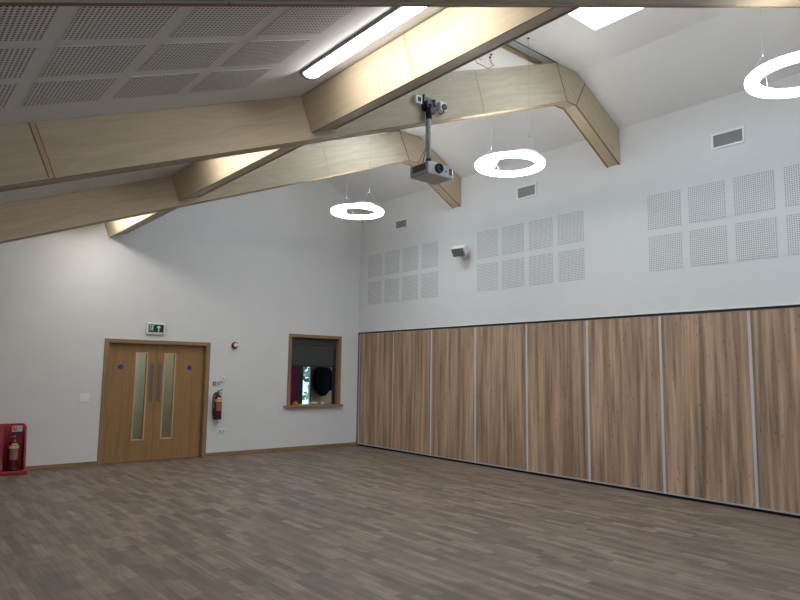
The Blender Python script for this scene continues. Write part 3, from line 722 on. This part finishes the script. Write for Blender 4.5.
bm = B(); prism(bm, [(-W+.03, .62), (-.03, .62), (-.03, .70), (-W+.03, .70)], 'y', -.1, -.0505); obj('top_hood', bm, 'red_plastic', t)
fire_notice(SX1-.125, Y-.02-.1005, .655, .13, .085, 'small red and blue notice stuck on the red extinguisher stand')
extinguisher((SX1-.178, Y-.25, .0605), 'red fire extinguisher with gold band standing in the red plastic stand', .93, False, .1)

# ---------------------------------------------------------------- serving hatch
h = thing('window_1', 'oak framed serving hatch with ledge in the back wall', 'hatch', (0, Y, 0)); h['kind'] = 'structure'
bm = B(); box(bm, HX0, HX0+.07, -.02, .19, HZ0, HZ1, .004); box(bm, HX1-.07, HX1, -.02, .19, HZ0, HZ1, .004); obj('window_frame', bm, 'oak_frame', h)
bm = B(); box(bm, HX0+.071, HX1-.071, -.02, .19, HZ1-.065, HZ1, .004); obj('window_frame', bm, 'oak_frame_flat', h)
bm = B(); box(bm, HX0-.075, HX1+.045, -.07, .30, HZ0-.05, HZ0-.0005, .006); obj('sill', bm, 'oak_frame_flat', h)
t = thing('roller_shutter', 'dark grey roller shutter half lowered in the serving hatch', 'shutter', (0, Y+.1, 0))
bm = B(); box(bm, HX0+.072, HX1-.072, -.02, .08, 2.075, HZ1-.066, .004); obj('shutter_box', bm, 'shutter', t)
bm = B(); z = 1.70
while z < 2.06:
    prism(bm, [(.0, z), (.012, z+.004), (.012, z+.04), (0, z+.044)], 'x', HX0+.085, HX1-.085); z += .046
obj('shutter_curtain', bm, 'shutter', t)
bm = B(); box(bm, HX0+.09, HX1-.09, -.004, .016, 1.66, 1.70, .003); obj('bottom_bar', bm, 'shutter_guide', t)
for a, b in ((HX0+.072, HX0+.0845), (HX1-.115, HX1-.072)):
    bm = B(); box(bm, a, b, -.02, .05, HZ0, 2.07); obj('guide_rail', bm, 'shutter_guide', t)
# room beyond the hatch
YH = Y+2.4
WX0, WX1 = 8.33, 8.60
bm = B(); box(bm, 6.0, WX0, YH, YH+.12, 0, 2.6); box(bm, WX1, 9.8, YH, YH+.12, 0, 2.6); box(bm, WX0, WX1, YH, YH+.12, 0, .5); box(bm, WX0, WX1, YH, YH+.12, 2.1, 2.6)
struct(obj('wall_beyond', bm, 'curtain'))
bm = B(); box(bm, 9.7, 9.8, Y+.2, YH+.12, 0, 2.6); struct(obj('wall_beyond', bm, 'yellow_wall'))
w = thing('window_7', 'narrow bright window in the room seen through the hatch', 'window', (WX0, YH+.05, .5)); w['kind'] = 'structure'
bm = B(); dx = WX1-WX0
for q in ((0, dx, 0, .03), (0, dx, 1.57, 1.6), (0, .03, .03, 1.57), (dx-.03, dx, .03, 1.57)): box(bm, q[0], q[1], -.03, .03, q[2], q[3])
obj('window_frame', bm, 'shutter_guide', w)
bm = B(); box(bm, .03, dx-.03, -.003, .003, .03, 1.57); obj('pane', bm, 'glass', w)
def drape(name, x0, x1, y, z0, z1, m, label, cat, waves=3, amp=.025):
    bm = B(); n = 40; f = []; th = .006
    for side in (0, 1):
        f.append([[bm.verts.new((x0+(x1-x0)*k/n, y+amp*math.sin(2*PI*waves*k/n)+side*th, z)) for k in range(n+1)] for z in (z0, z1)])
    for k in range(n):
        bm.faces.new([f[0][0][k], f[0][0][k+1], f[0][1][k+1], f[0][1][k]]); bm.faces.new([f[1][0][k], f[1][1][k], f[1][1][k+1], f[1][0][k+1]])
        bm.faces.new([f[0][0][k], f[1][0][k], f[1][0][k+1], f[0][0][k+1]]); bm.faces.new([f[0][1][k], f[0][1][k+1], f[1][1][k+1], f[1][1][k]])
    for k in (0, n): bm.faces.new([f[0][0][k], f[0][1][k], f[1][1][k], f[1][0][k]])
    return tag(obj(name, bm, m, smooth=True), label, cat)
drape('curtain', 7.80, 8.005, YH-.25, .0, 2.2, 'pink_fabric', 'strip of pink patterned curtain at the left inside the hatch', 'curtain')
drape('curtain', 8.01, 8.20, YH-.25, .0, 2.2, 'curtain', 'brown grey curtain right of the pink one inside the hatch', 'curtain', 2)
# timber door leaf standing open to the right of the window, coat hanging on it
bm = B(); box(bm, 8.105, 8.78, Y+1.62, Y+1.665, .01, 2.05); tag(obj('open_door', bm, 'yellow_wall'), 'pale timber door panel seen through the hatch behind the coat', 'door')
t = thing('hanging_coat', 'dark navy coat hanging on the timber panel seen through the hatch', 'coat', (8.36, Y+1.5, 1.0))
bm = B()
prof = [(0, .08, .05), (.1, .17, .075), (.25, .19, .085), (.45, .185, .085), (.58, .17, .075), (.66, .13, .06), (.74, .06, .04), (.80, .02, .02)]
rings = []
for z, a, b in prof:
    rings.append([bm.verts.new((a*math.cos(2*PI*k/20)*(1+.06*math.sin(5*2*PI*k/20+z*9)), b*math.sin(2*PI*k/20), z)) for k in range(20)])
for i in range(len(rings)-1):
    for k in range(20): bm.faces.new([rings[i][k], rings[i][(k+1) % 20], rings[i+1][(k+1) % 20], rings[i+1][k]])
bm.faces.new(rings[0]); bm.faces.new(rings[-1])
t.location = (8.355, Y+1.5, 1.0)
obj('coat_body', bm, 'coat', t, smooth=True)
for s in (-1, 1):
    bm = B(); tube(bm, [(s*.13, 0, .64), (s*.19, -.01, .5), (s*.2, -.02, .3), (s*.19, -.03, .12)], .05, 12, radii=[.05, .058, .055, .045]); obj('sleeve', bm, 'coat', t, smooth=True)
bm = B(); tube(bm, [(0, .115, .83), (0, .04, .83), (0, .0, .80)], .006, 8); obj('hook', bm, 'steel', t)
# bits on the hatch ledge
zl = HZ0
t = thing('orange_pot', 'small orange cone-shaped pot at the left of the hatch ledge', 'pot', (6.80, Y+.12, zl))
bm = B(); lathe(bm, [(0, 0), (.085, 0), (.08, .02), (.03, .07), (.012, .078), (0, .078)], 20); obj('body', bm, 'orange_plastic', t)
bm = B(); lathe(bm, [(.0, .078), (.012, .078), (.014, .088), (0, .092)], 12); obj('knob', bm, 'orange_plastic', t)
def sheets(x, y, w, dpt, hh, rz, label):
    bm = B()
    for k in range(4):
        a = rz+.12*k; M = Matrix.Translation((x+.008*k, y, zl+.0005+k*hh/4)) @ Matrix.Rotation(a, 4, 'Z')
        q = B(); box(q, -w/2, w/2, -dpt/2, dpt/2, 0, hh/4-.0005); bmesh.ops.transform(q, matrix=M, verts=q.verts)
        me = bpy.data.meshes.new('tmp'); q.to_mesh(me); q.free(); bm.from_mesh(me); bpy.data.meshes.remove(me)
    tag(obj('paper_stack', bm, 'paper'), label, 'papers')
sheets(7.02, Y+.14, .21, .15, .012, .1, 'loose white papers in the middle of the hatch ledge')
t = thing('bowl', 'shallow white bowl on the hatch ledge right of the papers', 'bowl', (7.26, Y+.15, zl))
bm = B(); lathe(bm, [(0, 0), (.04, 0), (.07, .02), (.085, .045), (.08, .045), (.065, .024), (.035, .008), (0, .008)], 24); obj('dish', bm, 'white_plastic', t)
t = thing('cup', 'small pale cup at the right of the hatch ledge', 'cup', (7.47, Y+.14, zl))
bm = B(); lathe(bm, [(0, 0), (.03, 0), (.037, .05), (.034, .05), (.027, .006), (0, .006)], 20); obj('body', bm, 'paper', t)
bm = B(); tube(bm, [(.034, 0, .042), (.055, 0, .036), (.055, 0, .018), (.031, 0, .012)], .005, 6); obj('handle', bm, 'paper', t)
# outside
bm = B(); box(bm, -20, 40, Y+2.8, Y+40, -.3, -.05); struct(obj('ground', bm, 'grass'), 'lawn outside beyond the hatch window', 'ground')
def tree(x, y, hgt, r, label, seed):
    rnd = random.Random(seed); t = thing('tree', label, 'tree', (x, y, -.05))
    bm = B(); tube(bm, [(0, 0, 0), (.05, 0, hgt*.3), (-.04, .05, hgt*.6)], .1, 8, radii=[.12, .09, .05]); obj('trunk', bm, 'dark_metal', t)
    bm = B()
    for k in range(120):
        a, b_, q = rnd.uniform(0, 2*PI), rnd.uniform(-1, 1), rnd.uniform(.3, 1)**.5*r
        c = Vector((q*math.cos(a)*math.sqrt(1-b_*b_), q*math.sin(a)*math.sqrt(1-b_*b_), hgt*.62+q*b_*1.2))
        n = Vector((rnd.uniform(-1, 1), rnd.uniform(-1, 1), rnd.uniform(-1, 1))).normalized(); m_ = n.orthogonal().normalized(); k_ = n.cross(m_); s_ = rnd.uniform(.1, .22)
        bm.faces.new([bm.verts.new(c+m_*s_), bm.verts.new(c+k_*s_*.6), bm.verts.new(c-m_*s_), bm.verts.new(c-k_*s_*.6)])
    obj('foliage', bm, 'leaf', t)
tree(12.4, Y+9.5, 3.0, .8, 'dark green tree outside the narrow window beyond the hatch', 3)
tree(14.6, Y+13, 2.2, 1.0, 'low shrub outside behind the tree beyond the hatch', 5)

# ---------------------------------------------------------------- world
wld = bpy.data.worlds.new('sky'); bpy.context.scene.world = wld; wld.use_nodes = True
nt = wld.node_tree; nt.nodes.clear(); L = nt.links.new
out = nt.nodes.new('ShaderNodeOutputWorld'); bg = nt.nodes.new('ShaderNodeBackground')
tc = nt.nodes.new('ShaderNodeTexCoord'); sx = nt.nodes.new('ShaderNodeSeparateXYZ'); L(tc.outputs['Generated'], sx.inputs[0])
r = nt.nodes.new('ShaderNodeValToRGB'); e = r.color_ramp.elements
e[0].position = 0; e[0].color = (.07, .11, .18, 1); e[1].position = .55; e[1].color = (.70, .84, 1, 1)
k = e.new(.2); k.color = (.2, .29, .43, 1)
L(sx.outputs['Z'], r.inputs[0]); L(r.outputs[0], bg.inputs[0]); bg.inputs[1].default_value = 9.5
L(bg.outputs[0], out.inputs[0])
# portals help sampling of the sky through the openings
def portal_light(loc, rot, sx_, sy_):
    ld = bpy.data.lights.new('sky_portal', 'AREA'); ld.shape = 'RECTANGLE'; ld.size = sx_; ld.size_y = sy_; ld.cycles.is_portal = True
    o = bpy.data.objects.new('sky_portal', ld); C.objects.link(o); o.location = loc; o.rotation_euler = rot
for s in SKY: portal_light(((s[0]+s[1])/2, (s[2]+s[3])/2, ZF+.2), (0, 0, 0), s[1]-s[0], s[3]-s[2])
portal_light(((RW[0]+RW[1])/2, YR-.22, (RW[2]+RW[3])/2), (PI/2, 0, 0), RW[1]-RW[0], RW[3]-RW[2])

# ---------------------------------------------------------------- camera
f, yaw, pitch, roll = 638.2587581438452, math.radians(39.72893860438437), math.radians(6.361866845031939), math.radians(0.7886618625272683)
fw = Vector((math.sin(yaw)*math.cos(pitch), math.cos(yaw)*math.cos(pitch), math.sin(pitch)))
rt = Vector((math.cos(yaw), -math.sin(yaw), 0)); up = rt.cross(fw)
r2 = math.cos(roll)*rt+math.sin(roll)*up; u2 = -math.sin(roll)*rt+math.cos(roll)*up
cam = bpy.data.cameras.new('camera'); co = bpy.data.objects.new('camera', cam); C.objects.link(co)
co.matrix_world = Matrix(((r2.x, u2.x, -fw.x, 0), (r2.y, u2.y, -fw.y, 0), (r2.z, u2.z, -fw.z, 1.6), (0, 0, 0, 1)))
cam.sensor_fit = 'HORIZONTAL'; cam.sensor_width = 36; cam.lens = f/800*36; cam.clip_start = .05
sc = bpy.context.scene; sc.camera = co
sc.view_settings.view_transform = 'Standard'; sc.view_settings.look = 'None'; sc.view_settings.gamma = 1; sc.view_settings.exposure = .64
sc.view_settings.use_curve_mapping = False
